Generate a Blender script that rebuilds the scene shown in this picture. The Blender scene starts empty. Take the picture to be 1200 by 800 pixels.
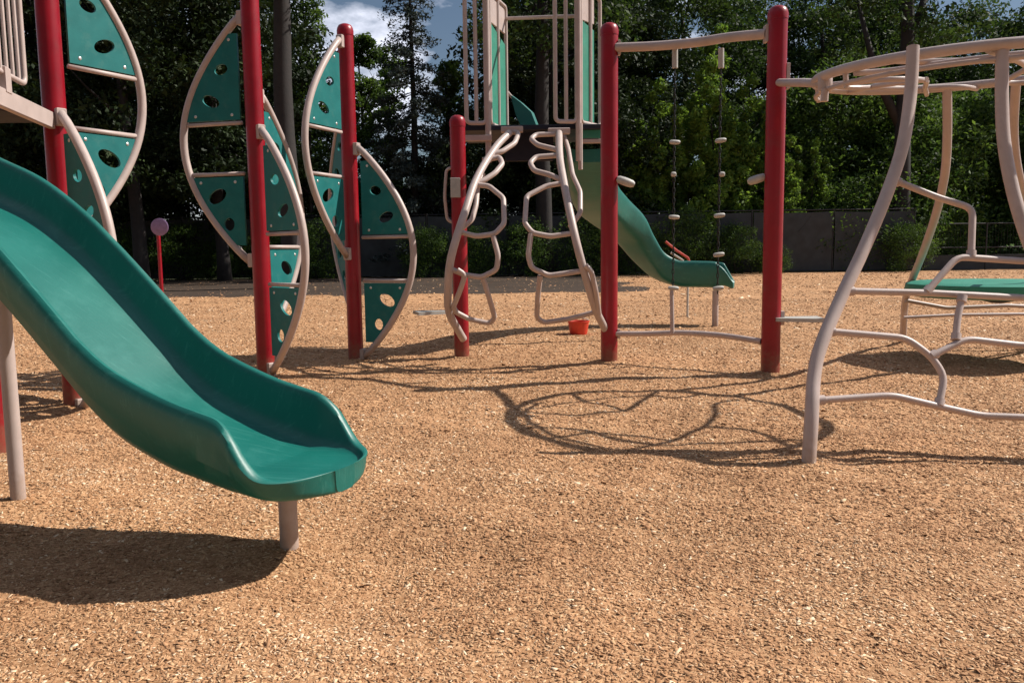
import bpy, bmesh, math, random
import numpy as np
from mathutils import Vector, Matrix
from math import sin, cos, pi, radians, sqrt, atan2
random.seed(7); rng = np.random.default_rng(11)
SC = bpy.context.scene; COL = SC.collection

# ---------------------------------------------------------------- camera
FPX, CH = 970.0, 1.25
TH, RO = math.atan(107/970), 0.0125
cf = Vector((0, cos(TH), -sin(TH))); cu0 = Vector((0, sin(TH), cos(TH))); cr0 = Vector((1, 0, 0))
cu = cu0*cos(RO) + cr0*sin(RO); cr = cr0*cos(RO) - cu0*sin(RO)
CO = Vector((0, 0, CH))
cam = bpy.data.cameras.new('camera'); cam_o = bpy.data.objects.new('camera', cam); COL.objects.link(cam_o)
cam.sensor_width = 36; cam.lens = FPX/1200*36; cam.clip_end = 3000; cam.clip_start = .05
m = Matrix((cr, cu, -cf)).transposed().to_4x4(); m.translation = CO
cam_o.matrix_world = m; SC.camera = cam_o

# ---------------------------------------------------------------- sun and sky
SUN_EL = radians(45.1); SUN_AZ = atan2(.97, 0.22)          # measured from +Y towards +X
sd = Vector((cos(SUN_EL)*sin(SUN_AZ), cos(SUN_EL)*cos(SUN_AZ), sin(SUN_EL)))
sl = bpy.data.lights.new('sun', 'SUN'); sl.energy = 5.0; sl.angle = radians(.53); sl.color = (1, .93, .84)
so = bpy.data.objects.new('sun', sl); COL.objects.link(so)
so.rotation_euler = sd.to_track_quat('Z', 'Y').to_euler(); so.location = sd*60
W = bpy.data.worlds.new('World'); SC.world = W; W.use_nodes = True
nt = W.node_tree; nt.nodes.clear()
def nn(nt, t, **k):
    n = nt.nodes.new(t)
    for a, b in k.items(): setattr(n, a, b)
    return n
wo = nn(nt, 'ShaderNodeOutputWorld'); bg = nn(nt, 'ShaderNodeBackground'); bg.inputs[1].default_value = .05
sky = nn(nt, 'ShaderNodeTexSky', sky_type='NISHITA', sun_disc=False, sun_elevation=SUN_EL, sun_rotation=SUN_AZ)
sky.air_density = 1.0; sky.dust_density = .6; sky.ozone_density = 1.2
tc = nn(nt, 'ShaderNodeTexCoord'); mp = nn(nt, 'ShaderNodeMapping'); mp.inputs['Scale'].default_value = (2.2, 2.2, 5.0)
no = nn(nt, 'ShaderNodeTexNoise'); no.inputs['Scale'].default_value = 2.6; no.inputs['Detail'].default_value = 7; no.inputs['Roughness'].default_value = .58
rp = nn(nt, 'ShaderNodeValToRGB'); rp.color_ramp.elements[0].position = .49; rp.color_ramp.elements[1].position = .64
mx = nn(nt, 'ShaderNodeMixRGB'); mx.inputs[2].default_value = (15., 15.6, 18., 1)
L = nt.links.new
L(tc.outputs['Generated'], mp.inputs[0]); L(mp.outputs[0], no.inputs[0]); L(no.outputs[0], rp.inputs[0])
L(rp.outputs[0], mx.inputs[0]); L(sky.outputs[0], mx.inputs[1]); L(mx.outputs[0], bg.inputs[0]); L(bg.outputs[0], wo.inputs[0])
SC.view_settings.view_transform = 'Standard'; SC.view_settings.look = 'None'
SC.view_settings.exposure = 0.38; SC.view_settings.gamma = 1
SC.cycles.max_bounces = 6; SC.cycles.transparent_max_bounces = 6

# ---------------------------------------------------------------- measuring helpers
def V(x, y, d):                                   # a point of the place seen at photo pixel (x, y), d metres ahead
    v = cf*FPX + cr*(x-600) + cu*(400-y); return CO + v*(d/v.y)
RELIEF = [(-.55, 3.0, -.065, .48), (-.25, 2.9, .018, .30), (-1.0, 2.55, .015, .3)]
RELIEF += [(a_, b_, .036, .19) for a_, b_ in ((-.95, 3.38), (-2.52, 4.10), (1.68, 4.61), (2.57, 8.17), (1.07, 9.06), (-2.51, 8.36), (-1.83, 9.62), (-.59, 9.62), (-3.67, 6.85), (4.93, 10.38))]
_r = random.Random(5)
RELIEF += [(_r.uniform(-4, 5), _r.uniform(2.2, 9.5), _r.choice((-.016, -.012, .010)), _r.uniform(.09, .22)) for _ in range(70)]
def gz(x, y):                                     # gently uneven mulch surface
    f = np.clip((16-np.hypot(x, y))/6, 0, 1)
    h = .011*np.sin(x*5.1+1.3*np.sin(y*3.1))*np.cos(y*4.3+.9*np.sin(x*2.7)) + .012*np.sin(x*1.7+y*1.1+1)*np.sin(y*2.3-.6*x) + .005*np.sin(x*13+y*7)*np.sin(y*11-x*5)
    h = h*f
    for (bx, by, am, rr) in RELIEF: h = h + am*np.exp(-((x-bx)**2+(y-by)**2)/(rr*rr))
    return h
def gzf(x, y): return float(gz(np.float64(x), np.float64(y)))

# ---------------------------------------------------------------- materials
def mat(name, col, rough=.5, var=.12, scale=8, bump=0.0, bscale=60, spec=.5, coat=0.0, dirt=None, metal=0.0):
    M = bpy.data.materials.new(name); M.use_nodes = True; t = M.node_tree; b = t.nodes['Principled BSDF']
    b.inputs['Roughness'].default_value = rough; b.inputs['Specular IOR Level'].default_value = spec
    b.inputs['Coat Weight'].default_value = coat; b.inputs['Coat Roughness'].default_value = .15; b.inputs['Metallic'].default_value = metal
    c = nn(t, 'ShaderNodeTexCoord'); n = nn(t, 'ShaderNodeTexNoise'); n.inputs['Scale'].default_value = scale; n.inputs['Detail'].default_value = 6
    r = nn(t, 'ShaderNodeValToRGB'); e = r.color_ramp.elements
    e[0].position = .3; e[1].position = .7
    e[0].color = tuple(max(0, x*(1-var)) for x in col)+(1,); e[1].color = tuple(min(1, x*(1+var)) for x in col)+(1,)
    t.links.new(c.outputs['Object'], n.inputs[0]); t.links.new(n.outputs[0], r.inputs[0])
    out = r.outputs[0]
    if dirt:
        n3 = nn(t, 'ShaderNodeTexNoise'); n3.inputs['Scale'].default_value = dirt[2]; n3.inputs['Detail'].default_value = 8; n3.inputs['Roughness'].default_value = .7
        r3 = nn(t, 'ShaderNodeValToRGB'); r3.color_ramp.elements[0].position = .52; r3.color_ramp.elements[1].position = .78; r3.color_ramp.elements[1].color = (dirt[1],)*3+(1,)
        mm = nn(t, 'ShaderNodeMixRGB'); mm.inputs[2].default_value = tuple(dirt[0])+(1,)
        t.links.new(c.outputs['Object'], n3.inputs[0]); t.links.new(n3.outputs[0], r3.inputs[0]); t.links.new(r3.outputs[0], mm.inputs[0]); t.links.new(out, mm.inputs[1]); out = mm.outputs[0]
    t.links.new(out, b.inputs['Base Color'])
    mr = nn(t, 'ShaderNodeMapRange'); mr.inputs[3].default_value = rough*.8; mr.inputs[4].default_value = min(1, rough*1.25)
    t.links.new(n.outputs[0], mr.inputs[0]); t.links.new(mr.outputs[0], b.inputs['Roughness'])
    if bump:
        n2 = nn(t, 'ShaderNodeTexNoise'); n2.inputs['Scale'].default_value = bscale; n2.inputs['Detail'].default_value = 5
        bp = nn(t, 'ShaderNodeBump'); bp.inputs['Strength'].default_value = bump; bp.inputs['Distance'].default_value = .01
        t.links.new(c.outputs['Object'], n2.inputs[0]); t.links.new(n2.outputs[0], bp.inputs['Height']); t.links.new(bp.outputs[0], b.inputs['Normal'])
    return M
def leafmat(name, dark, light, trans=.25):
    M = bpy.data.materials.new(name); M.use_nodes = True; t = M.node_tree; b = t.nodes['Principled BSDF']
    b.inputs['Roughness'].default_value = .6; b.inputs['Specular IOR Level'].default_value = .2
    a = nn(t, 'ShaderNodeAttribute'); a.attribute_name = 'shade'
    r = nn(t, 'ShaderNodeValToRGB'); r.color_ramp.elements[0].color = tuple(dark)+(1,); r.color_ramp.elements[1].color = tuple(light)+(1,)
    t.links.new(a.outputs['Fac'], r.inputs[0]); t.links.new(r.outputs[0], b.inputs['Base Color'])
    tr = nn(t, 'ShaderNodeBsdfTranslucent'); tm = nn(t, 'ShaderNodeMixRGB', blend_type='MULTIPLY'); tm.inputs[0].default_value = 1; tm.inputs[2].default_value = (1.5, 1.45, .8, 1); t.links.new(r.outputs[0], tm.inputs[1]); t.links.new(tm.outputs[0], tr.inputs[0])
    mxs = nn(t, 'ShaderNodeMixShader'); mxs.inputs[0].default_value = trans
    o = t.nodes['Material Output']; t.links.new(b.outputs[0], mxs.inputs[1]); t.links.new(tr.outputs[0], mxs.inputs[2]); t.links.new(mxs.outputs[0], o.inputs[0])
    return M
DUST = ((.30, .24, .18), .35, 5)
MB = mat('beige_powder_coat', (.46, .375, .345), .42, .07, 6, .06, 200, .45, dirt=((.30, .22, .17), .35, 7))
MR = mat('red_powder_coat', (.26, .001, .010), .36, .14, 5, .03, 180, .4, coat=.1, dirt=((.20, .04, .035), .5, 7))
def streaks(M, col, rot):
    t = M.node_tree; b = t.nodes['Principled BSDF']; src = b.inputs['Base Color'].links[0].from_socket
    c = nn(t, 'ShaderNodeTexCoord'); mp_ = nn(t, 'ShaderNodeMapping'); mp_.inputs['Rotation'].default_value = (0, 0, rot); mp_.inputs['Scale'].default_value = (1.2, 55, 6)
    n = nn(t, 'ShaderNodeTexNoise'); n.inputs['Scale'].default_value = 1.6; n.inputs['Detail'].default_value = 6; n.inputs['Roughness'].default_value = .7
    r = nn(t, 'ShaderNodeValToRGB'); r.color_ramp.elements[0].position = .56; r.color_ramp.elements[1].position = .72; r.color_ramp.elements[1].color = (.38, .38, .38, 1)
    m = nn(t, 'ShaderNodeMixRGB'); m.inputs[2].default_value = col+(1,)
    t.links.new(c.outputs['Object'], mp_.inputs[0]); t.links.new(mp_.outputs[0], n.inputs[0]); t.links.new(n.outputs[0], r.inputs[0]); t.links.new(r.outputs[0], m.inputs[0]); t.links.new(src, m.inputs[1]); t.links.new(m.outputs[0], b.inputs['Base Color'])
def foot_grime(M, z0, z1, col):
    t = M.node_tree; b = t.nodes['Principled BSDF']; src = b.inputs['Base Color'].links[0].from_socket
    c = nn(t, 'ShaderNodeTexCoord'); sp = nn(t, 'ShaderNodeSeparateXYZ'); n = nn(t, 'ShaderNodeTexNoise'); n.inputs['Scale'].default_value = 22; n.inputs['Detail'].default_value = 7
    a = nn(t, 'ShaderNodeMath', operation='MULTIPLY_ADD'); a.inputs[1].default_value = .35; mr = nn(t, 'ShaderNodeMapRange')
    mr.inputs[1].default_value = z0; mr.inputs[2].default_value = z1; mr.inputs[3].default_value = .8; mr.inputs[4].default_value = 0
    t.links.new(c.outputs['Object'], sp.inputs[0]); t.links.new(c.outputs['Object'], n.inputs[0]); t.links.new(n.outputs[0], a.inputs[0]); t.links.new(sp.outputs[2], a.inputs[2]); t.links.new(a.outputs[0], mr.inputs[0])
    m = nn(t, 'ShaderNodeMixRGB'); m.inputs[2].default_value = col+(1,); t.links.new(mr.outputs[0], m.inputs[0]); t.links.new(src, m.inputs[1]); t.links.new(m.outputs[0], b.inputs['Base Color'])
foot_grime(MR, .14, .42, (.20, .11, .065)); foot_grime(MB, .10, .36, (.30, .20, .13))
MG = mat('green_moulded_plastic', (.0004, .122, .100), .44, .10, 3, .05, 90, .6, dirt=((.04, .21, .18), .45, 5))
streaks(MG, (.07, .27, .235), .432)
MP = mat('green_plastic_panel', (.010, .145, .142), .5, .10, 7, .06, 120, .25, dirt=((.10, .22, .19), .4, 9))
MPB = mat('green_barrier_panel', (.030, .22, .15), .5, .10, 7, .06, 120, .4, dirt=((.12, .24, .18), .5, 9))
MDK = mat('dark_navy_coated_deck', (.006, .008, .022), .7, .2, 9, .1, 100)
MZ = mat('galvanised_bolt', (.62, .62, .60), .3, .1, 30, metal=.7)
MHOLD = mat('pale_grey_plastic', (.42, .41, .38), .5, .1, 20)
MROPE = mat('dark_chain', (.02, .022, .025), .5, .3, 40, metal=.4)
MBARK = mat('tree_bark', (.020, .016, .015), .9, .45, 5, .9, 14)
MORG = mat('orange_red_plastic', (.62, .050, .022), .45, .12, 12)
MCOR = mat('coral_red_paint', (.50, .06, .04), .5, .15, 12)
MLIL = mat('lilac_sign_paint', (.20, .13, .25), .5, .15, 12)
MSCR = mat('dark_windscreen_cloth', (.034, .038, .040), .75, .35, 2.5, .3, 30)
MFPO = mat('fence_pole_paint', (.012, .012, .013), .5, .2, 9)
MHOUSE = mat('pale_house_siding', (.50, .55, .62), .7, .06, 2)
MROOF = mat('house_shingles', (.06, .06, .07), .9, .3, 4)
MWIN = mat('house_window_glass', (.02, .03, .04), .1, .2, 2)

def ground_mat(name, stops, chip, bump, dist, big=.6):
    M = bpy.data.materials.new(name); M.use_nodes = True; t = M.node_tree; b = t.nodes['Principled BSDF']
    b.inputs['Roughness'].default_value = .85; b.inputs['Specular IOR Level'].default_value = .2
    c = nn(t, 'ShaderNodeTexCoord')
    vo = nn(t, 'ShaderNodeTexVoronoi'); vo.inputs['Scale'].default_value = chip; vo.inputs['Randomness'].default_value = 1
    nz = nn(t, 'ShaderNodeTexNoise'); nz.inputs['Scale'].default_value = chip*.55; nz.inputs['Detail'].default_value = 8; nz.inputs['Roughness'].default_value = .72
    nb = nn(t, 'ShaderNodeTexNoise'); nb.inputs['Scale'].default_value = big; nb.inputs['Detail'].default_value = 5
    r = nn(t, 'ShaderNodeValToRGB'); e = r.color_ramp.elements
    while len(e) < len(stops): e.new(.5)
    for k, (p, col) in enumerate(stops): e[k].position = p; e[k].color = tuple(col)+(1,)
    sx = nn(t, 'ShaderNodeSeparateColor'); ad = nn(t, 'ShaderNodeMath', operation='MULTIPLY_ADD'); ad.inputs[1].default_value = .5
    ml = nn(t, 'ShaderNodeMath', operation='MULTIPLY_ADD'); ml.inputs[1].default_value = .6; ml.inputs[2].default_value = -.05
    k = t.links.new
    k(c.outputs['Object'], vo.inputs['Vector']); k(c.outputs['Object'], nz.inputs['Vector']); k(c.outputs['Object'], nb.inputs['Vector'])
    k(vo.outputs['Color'], sx.inputs[0]); k(sx.outputs[0], ad.inputs[0]); k(nz.outputs[0], ml.inputs[0]); k(ml.outputs[0], ad.inputs[2])
    k(ad.outputs[0], r.inputs[0])
    mr = nn(t, 'ShaderNodeMapRange'); mr.inputs[1].default_value = .3; mr.inputs[2].default_value = .7; mr.inputs[3].default_value = .78; mr.inputs[4].default_value = 1.14
    k(nb.outputs[0], mr.inputs[0])
    nm = nn(t, 'ShaderNodeTexNoise'); nm.inputs['Scale'].default_value = chip*.13; nm.inputs['Detail'].default_value = 3; nm.inputs['Roughness'].default_value = .8
    k(c.outputs['Object'], nm.inputs['Vector']); m2 = nn(t, 'ShaderNodeMapRange'); m2.inputs[1].default_value = .3; m2.inputs[2].default_value = .7; m2.inputs[3].default_value = .78; m2.inputs[4].default_value = 1.16
    k(nm.outputs[0], m2.inputs[0]); m3 = nn(t, 'ShaderNodeMath', operation='MULTIPLY'); k(m2.outputs[0], m3.inputs[0]); k(mr.outputs[0], m3.inputs[1])
    mm = nn(t, 'ShaderNodeMixRGB', blend_type='MULTIPLY'); mm.inputs[0].default_value = 1
    k(r.outputs[0], mm.inputs[1]); k(m3.outputs[0], mm.inputs[2]); k(mm.outputs[0], b.inputs['Base Color'])
    bp = nn(t, 'ShaderNodeBump'); bp.inputs['Strength'].default_value = bump; bp.inputs['Distance'].default_value = dist
    k(ad.outputs[0], bp.inputs['Height']); k(bp.outputs[0], b.inputs['Normal'])
    return M
MUL = ground_mat('wood_mulch', [(.10, (.22, .105, .045)), (.32, (.36, .185, .085)), (.55, (.475, .262, .135)), (.85, (.66, .41, .22))], 75, .8, .012)
MSOIL = ground_mat('forest_floor', [(.2, (.02, .022, .010)), (.5, (.05, .055, .02)), (.8, (.08, .09, .035))], 9, .5, .03)
MSHADE = ground_mat('mulch_shade_tone', [(.2, (.035, .024, .017)), (.5, (.055, .038, .028)), (.8, (.085, .06, .042))], 30, .4, .008)  # mulch colour darkened to stand for tree shade
MLAWN = ground_mat('lawn_grass', [(.2, (.05, .11, .02)), (.5, (.09, .18, .03)), (.8, (.15, .25, .05))], 25, .6, .03, .15)
# wood chip geometry takes its tone from a per-chip value
MCHIP = bpy.data.materials.new('wood_chip'); MCHIP.use_nodes = True
t = MCHIP.node_tree; b = t.nodes['Principled BSDF']; b.inputs['Roughness'].default_value = .8; b.inputs['Specular IOR Level'].default_value = .25
a = nn(t, 'ShaderNodeAttribute'); a.attribute_name = 'shade'; r = nn(t, 'ShaderNodeValToRGB'); e = r.color_ramp.elements
for p_, c_ in [(.0, (.13, .058, .025)), (.22, (.28, .135, .062)), (.6, (.475, .262, .135)), (.88, (.63, .40, .22)), (1.0, (.80, .62, .43))]:
    if p_ in (0.0, 1.0): q = e[0] if p_ == 0 else e[-1]
    else: q = e.new(p_)
    q.color = c_+(1,)
t.links.new(a.outputs['Fac'], r.inputs[0]); t.links.new(r.outputs[0], b.inputs['Base Color'])

# ---------------------------------------------------------------- mesh helpers
def tag(o, label=None, cat=None, group=None, kind=None):
    if label: o['label'] = label
    if cat: o['category'] = cat
    if group: o['group'] = group
    if kind: o['kind'] = kind
    return o
def thing(name, label, cat, loc=(0, 0, 0), group=None, rz=0):
    o = bpy.data.objects.new(name, None); COL.objects.link(o); o.location = loc; o.rotation_euler = (0, 0, rz)
    o.empty_display_size = .2
    return tag(o, label, cat, group)
def link(name, me, parent=None, mtl=None, loc=None):
    if mtl and not me.materials: me.materials.append(mtl)
    o = bpy.data.objects.new(name, me); COL.objects.link(o)
    if parent:
        o.parent = parent
    if loc is not None: o.location = loc
    return o
def mesh(name, vs, fs, smooth=True):
    me = bpy.data.meshes.new(name); me.from_pydata([tuple(v) for v in vs], [], fs)
    if smooth:
        me.polygons.foreach_set('use_smooth', [True]*len(me.polygons))
    me.update(); return me
class Geo:
    """collects shapes in world metres; .put() links them as one mesh whose origin is the parent's"""
    def __init__(s): s.v = []; s.f = []
    def add(s, vs, fs):
        o = len(s.v); s.v += [Vector(v) for v in vs]; s.f += [tuple(i+o for i in f) for f in fs]; return s
    def tube(s, pts, r, n=10, closed=False, cap=True, rs=None):
        pts = [Vector(p) for p in pts]; N = len(pts)
        tang = []
        for i in range(N):
            a = pts[(i-1) % N] if (closed or i) else pts[0]; b = pts[(i+1) % N] if (closed or i < N-1) else pts[-1]
            tang.append((b-a).normalized())
        up = Vector((0, 0, 1)) if abs(tang[0].z) < .9 else Vector((1, 0, 0))
        x = (up - tang[0]*up.dot(tang[0])).normalized(); rings = []; vs = []
        for i in range(N):
            x = (x - tang[i]*x.dot(tang[i])).normalized(); y = tang[i].cross(x); rr = rs[i] if rs else r
            vs += [pts[i] + (x*cos(2*pi*k/n) + y*sin(2*pi*k/n))*rr for k in range(n)]
        fs = []
        for i in range(N if closed else N-1):
            j = (i+1) % N
            for k in range(n): fs.append((i*n+k, i*n+(k+1) % n, j*n+(k+1) % n, j*n+k))
        if cap and not closed: fs.append(tuple(range(n))[::-1]); fs.append(tuple((N-1)*n+k for k in range(n)))
        return s.add(vs, fs)
    def box(s, c, dx, dy, dz, ax=None):
        c = Vector(c); X = ax[0] if ax else Vector((1, 0, 0)); Y = ax[1] if ax else Vector((0, 1, 0)); Z = ax[2] if ax else Vector((0, 0, 1))
        b = .12*min(dx, dy, dz)
        vs = []; 
        for z, e in ((-dz/2, b), (-dz/2+b, 0), (dz/2-b, 0), (dz/2, b)):
            for sx_, sy_ in ((-1, -1), (1, -1), (1, 1), (-1, 1)):
                vs.append(c + X*(sx_*(dx/2-e)) + Y*(sy_*(dy/2-e)) + Z*z)
        fs = [(3, 2, 1, 0), (12, 13, 14, 15)]
        for i in range(3):
            for k in range(4): fs.append((i*4+k, i*4+(k+1) % 4, i*4+4+(k+1) % 4, i*4+4+k))
        return s.add(vs, fs)
    def lathe(s, base, prof, n=24, axis=None):
        base = Vector(base); vs = []; fs = []
        Z = (axis or Vector((0, 0, 1))).normalized(); X = Z.orthogonal().normalized(); Y = Z.cross(X)
        for r_, z in prof: vs += [base + X*(r_*cos(2*pi*k/n)) + Y*(r_*sin(2*pi*k/n)) + Z*z for k in range(n)]
        for i in range(len(prof)-1):
            for k in range(n): fs.append((i*n+k, i*n+(k+1) % n, i*n+n+(k+1) % n, i*n+n+k))
        fs.append(tuple(range(n))[::-1]); fs.append(tuple((len(prof)-1)*n+k for k in range(n)))
        return s.add(vs, fs)
    def put(s, name, mtl, parent=None, smooth=True, origin=None):
        o_ = Vector(origin) if origin is not None else (parent_origin(parent) if parent else Vector((0, 0, 0)))
        me = mesh(name, [v-o_ for v in s.v], s.f, smooth)
        if smooth:
            try: me.set_sharp_from_angle(angle=radians(40))
            except Exception: pass
        ob = link(name, me, parent, mtl)
        if not parent: ob.location = o_
        return ob
def parent_origin(p):
    v = Vector((0, 0, 0))
    while p: v += p.location; p = p.parent
    return v
def smooth_path(pts, k=6, closed=False):
    pts = [Vector(p) for p in pts]; N = len(pts); out = []
    for i in range(N if closed else N-1):
        g = (lambda j: pts[j % N]) if closed else (lambda j: pts[max(0, min(N-1, j))])
        p0, p1, p2, p3 = g(i-1), g(i), g(i+1), g(i+2)
        for s_ in range(k):
            t_ = s_/k
            out.append(.5*((2*p1) + (p2-p0)*t_ + (2*p0-5*p1+4*p2-p3)*t_*t_ + (3*p1-p0-3*p2+p3)*t_**3))
    if not closed: out.append(pts[-1])
    return out
def bent(pts, rad=.05, k=4):
    """polyline with rounded elbows, as bent pipe"""
    pts = [Vector(p) for p in pts]; out = [pts[0]]
    for i in range(1, len(pts)-1):
        a, p, b_ = pts[i-1], pts[i], pts[i+1]; d1 = (a-p); d2 = (b_-p); q = min(rad, d1.length*.45, d2.length*.45)
        A = p + d1.normalized()*q; B = p + d2.normalized()*q
        for j in range(k+1):
            t_ = j/k; out.append(A*(1-t_)**2 + p*2*t_*(1-t_) + B*t_*t_)
    out.append(pts[-1]); return out

# ================================================================ THE GROUND
def axis_lines(breaks):
    out = [breaks[0][0]]
    for (a, b_, n) in breaks:
        out += list(np.linspace(a, b_, n+1)[1:])
    return np.array(out)
def sheet(name, xs, ys, z0, mtl, hf=None):
    X, Y = np.meshgrid(xs, ys); Z = np.full_like(X, z0)
    if hf is not None: Z = Z + hf(X, Y)
    co = np.stack([X, Y, Z], -1).reshape(-1, 3); nx, ny = len(xs), len(ys)
    i = (np.arange(ny-1)[:, None]*nx + np.arange(nx-1)[None]).ravel()
    fc = np.stack([i, i+1, i+nx+1, i+nx], -1)
    me = npmesh(name, co, fc); me.polygons.foreach_set('use_smooth', np.ones(len(fc), bool))
    return tag(link(name, me, None, mtl), kind='structure')
def npmesh(name, co, fc, shade=None):
    me = bpy.data.meshes.new(name); k = fc.shape[1]
    me.vertices.add(len(co)); me.vertices.foreach_set('co', np.ascontiguousarray(co, np.float32).ravel())
    me.loops.add(fc.size); me.loops.foreach_set('vertex_index', np.ascontiguousarray(fc, np.int32).ravel())
    me.polygons.add(len(fc)); me.polygons.foreach_set('loop_start', np.arange(len(fc), dtype=np.int32)*k)
    me.polygons.foreach_set('loop_total', np.full(len(fc), k, np.int32))
    if shade is not None:
        at = me.attributes.new('shade', 'FLOAT', 'FACE'); at.data.foreach_set('value', np.ascontiguousarray(shade, np.float32))
    me.update(calc_edges=True); return me
sheet('ground', np.linspace(-900, 900, 7), np.linspace(-600, 1800, 7), -.25, MSOIL)
sheet('mulch', axis_lines([(-45, -9, 6), (-9, 9, 300), (9, 45, 6)]), axis_lines([(-6, 1.6, 8), (1.6, 15, 230), (15, 41.5, 14)]), 0, MUL, gz)
# lit lawn on a rise beyond the fence, seen at the right
def hill(X, Y): return np.clip((Y-44)/40, 0, 1)*4.0
sheet('lawn', np.linspace(14, 60, 14), np.linspace(41.6, 110, 30), -.02, MLAWN, hill)
sheet('mulch_shade_strip', axis_lines([(-44, 4.9, 60)]), axis_lines([(23.6, 24.6, 4), (24.6, 40.0, 8)]), .02, MSHADE, lambda X, Y: -.05*np.clip((24.3+.25*np.sin(X*1.7)+.2*np.sin(X*4.1)-Y)/.3, 0, 1)-.05*np.clip((X-4.2-.4*np.sin(Y*1.5))/.4, 0, 1))  # shaded band of the far mulch, laid on as a dark strip

def chips():
    P_, S_ = [], []
    for (y0, y1, dens, sz) in ((1.9, 3.6, 12000, .66), (3.6, 5.6, 6500, .8), (5.6, 8.5, 2500, 1.05), (8.5, 12.5, 900, 1.4), (12.5, 20, 230, 1.9), (20, 39, 26, 3.6)):
        w1 = y1*.66+.6; n = int(dens*2*w1*(y1-y0)); x = rng.uniform(-w1, w1, n); y = rng.uniform(y0, y1, n)
        k = np.abs(x) < y*.66+.6; x, y = x[k], y[k]
        P_.append(np.stack([x, y], -1)); S_.append(np.full(len(x), sz))
    p = np.concatenate(P_); s = np.concatenate(S_); n = len(p)
    ln = rng.gamma(4, .0042, n).clip(.005, .042)*s; wd = ln*rng.uniform(.22, .6, n); th_ = rng.uniform(.001, .003, n)*s
    ln = np.where(rng.uniform(0, 1, n) < .004, ln*2.6, ln); az = rng.uniform(0, 2*pi, n); tilt = rng.normal(0, .18, n); roll = rng.normal(0, .28, n)
    ca, sa, ct, st = np.cos(az), np.sin(az), np.cos(tilt), np.sin(tilt)
    ex = np.stack([ca*ct, sa*ct, st], -1); ey0 = np.stack([-sa, ca, np.zeros(n)], -1); ez0 = np.cross(ex, ey0)
    ey = ey0*np.cos(roll)[:, None] + ez0*np.sin(roll)[:, None]; ez = np.cross(ex, ey)
    cz = gz(p[:, 0], p[:, 1]) + rng.uniform(.0004, .0030, n)*s + np.abs(st)*ln*.3
    c = np.concatenate([p, cz[:, None]], 1)
    tap = rng.uniform(.45, 1, n)
    q = []
    for (a_, b__, z_) in ((-.5, -.5, -1), (.5, -.5, -1), (.5, .5, -1), (-.5, .5, -1), (-.5, -.5, 0), (.5, -.5, 0), (.5, .5, 0), (-.5, .5, 0)):
        ww = wd*(tap if a_ > 0 else 1)
        q.append(c + ex*(a_*ln)[:, None] + ey*(b__*ww)[:, None] + ez*(z_*th_)[:, None])
    co = np.stack(q, 1).reshape(-1, 3); o = (np.arange(n)*8)[:, None, None]
    fc = (o + np.array([[4, 5, 6, 7], [0, 1, 5, 4], [1, 2, 6, 5], [2, 3, 7, 6], [3, 0, 4, 7]])[None]).reshape(-1, 4)
    pat = .10*np.sin(p[:, 0]*1.9+np.sin(p[:, 1]*1.3)*2)*np.sin(p[:, 1]*2.3+p[:, 0]) + .07*np.sin(p[:, 0]*5.3+p[:, 1]*3.1)*np.sin(p[:, 1]*6.1-p[:, 0]*2.2)
    big_ = rng.uniform(0, 1, n) < .006
    sh = np.repeat(np.where(big_, rng.uniform(0, .2, n), 1)*np.clip(rng.normal(.60, .20, n) + pat, 0, 1), 5)
    o_ = link('wood_chips', npmesh('wood_chips', co, fc, sh), None, MCHIP); tag(o_, 'loose pale brown wood chips covering the playground floor', 'wood chips', kind='stuff')
chips()

# ================================================================ POSTS
PR = .088
def post_geo(base, h, r=PR):
    g = Geo(); b_ = Vector(base)
    g.lathe(b_ + Vector((0, 0, -.12)), [(r, 0), (r, h*.33), (r, h*.66), (r, h+.06)], 28); return g
def cap_geo(base, h, r=PR):
    return Geo().lathe(Vector(base) + Vector((0, 0, h-.06)), [(r+.004, 0), (r+.006, .05), (r*.97, .085), (r*.8, .11), (r*.45, .125), (.01, .13)], 28)
def clamp_geo(base, z, hgt=.12, r=PR): return Geo().lathe(Vector(base)+Vector((0, 0, z-hgt/2)), [(r, 0), (r+.009, .004), (r+.009, hgt-.004), (r, hgt)], 28)

# ================================================================ LEAF CLIMBERS
def fill2d(outline, holes, th_=.024):
    cd = bpy.data.curves.new('panel_outline', 'CURVE'); cd.dimensions = '2D'; cd.fill_mode = 'BOTH'; cd.extrude = th_/2
    for ring in [outline]+holes:
        sp = cd.splines.new('POLY'); sp.points.add(len(ring)-1); sp.use_cyclic_u = True
        for p, (x, y) in zip(sp.points, ring): p.co = (x, y, 0, 1)
    ob = bpy.data.objects.new('panel_outline', cd); COL.objects.link(ob)
    dg = bpy.context.evaluated_depsgraph_get(); dg.update()
    me = bpy.data.meshes.new_from_object(ob.evaluated_get(dg)); bpy.data.objects.remove(ob); bpy.data.curves.remove(cd)
    return me
LW, LH = .76, 2.41
def bow_u(t): return .05 + (LW-.05)*max(0, sin(pi*t))**.88
def ell(cx, cz, a, b_, rot, n=22): return [(cx + a*cos(q)*cos(rot) - b_*sin(q)*sin(rot), cz + a*cos(q)*sin(rot) + b_*sin(q)*cos(rot)) for q in [2*pi*k/n for k in range(n)]]
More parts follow.
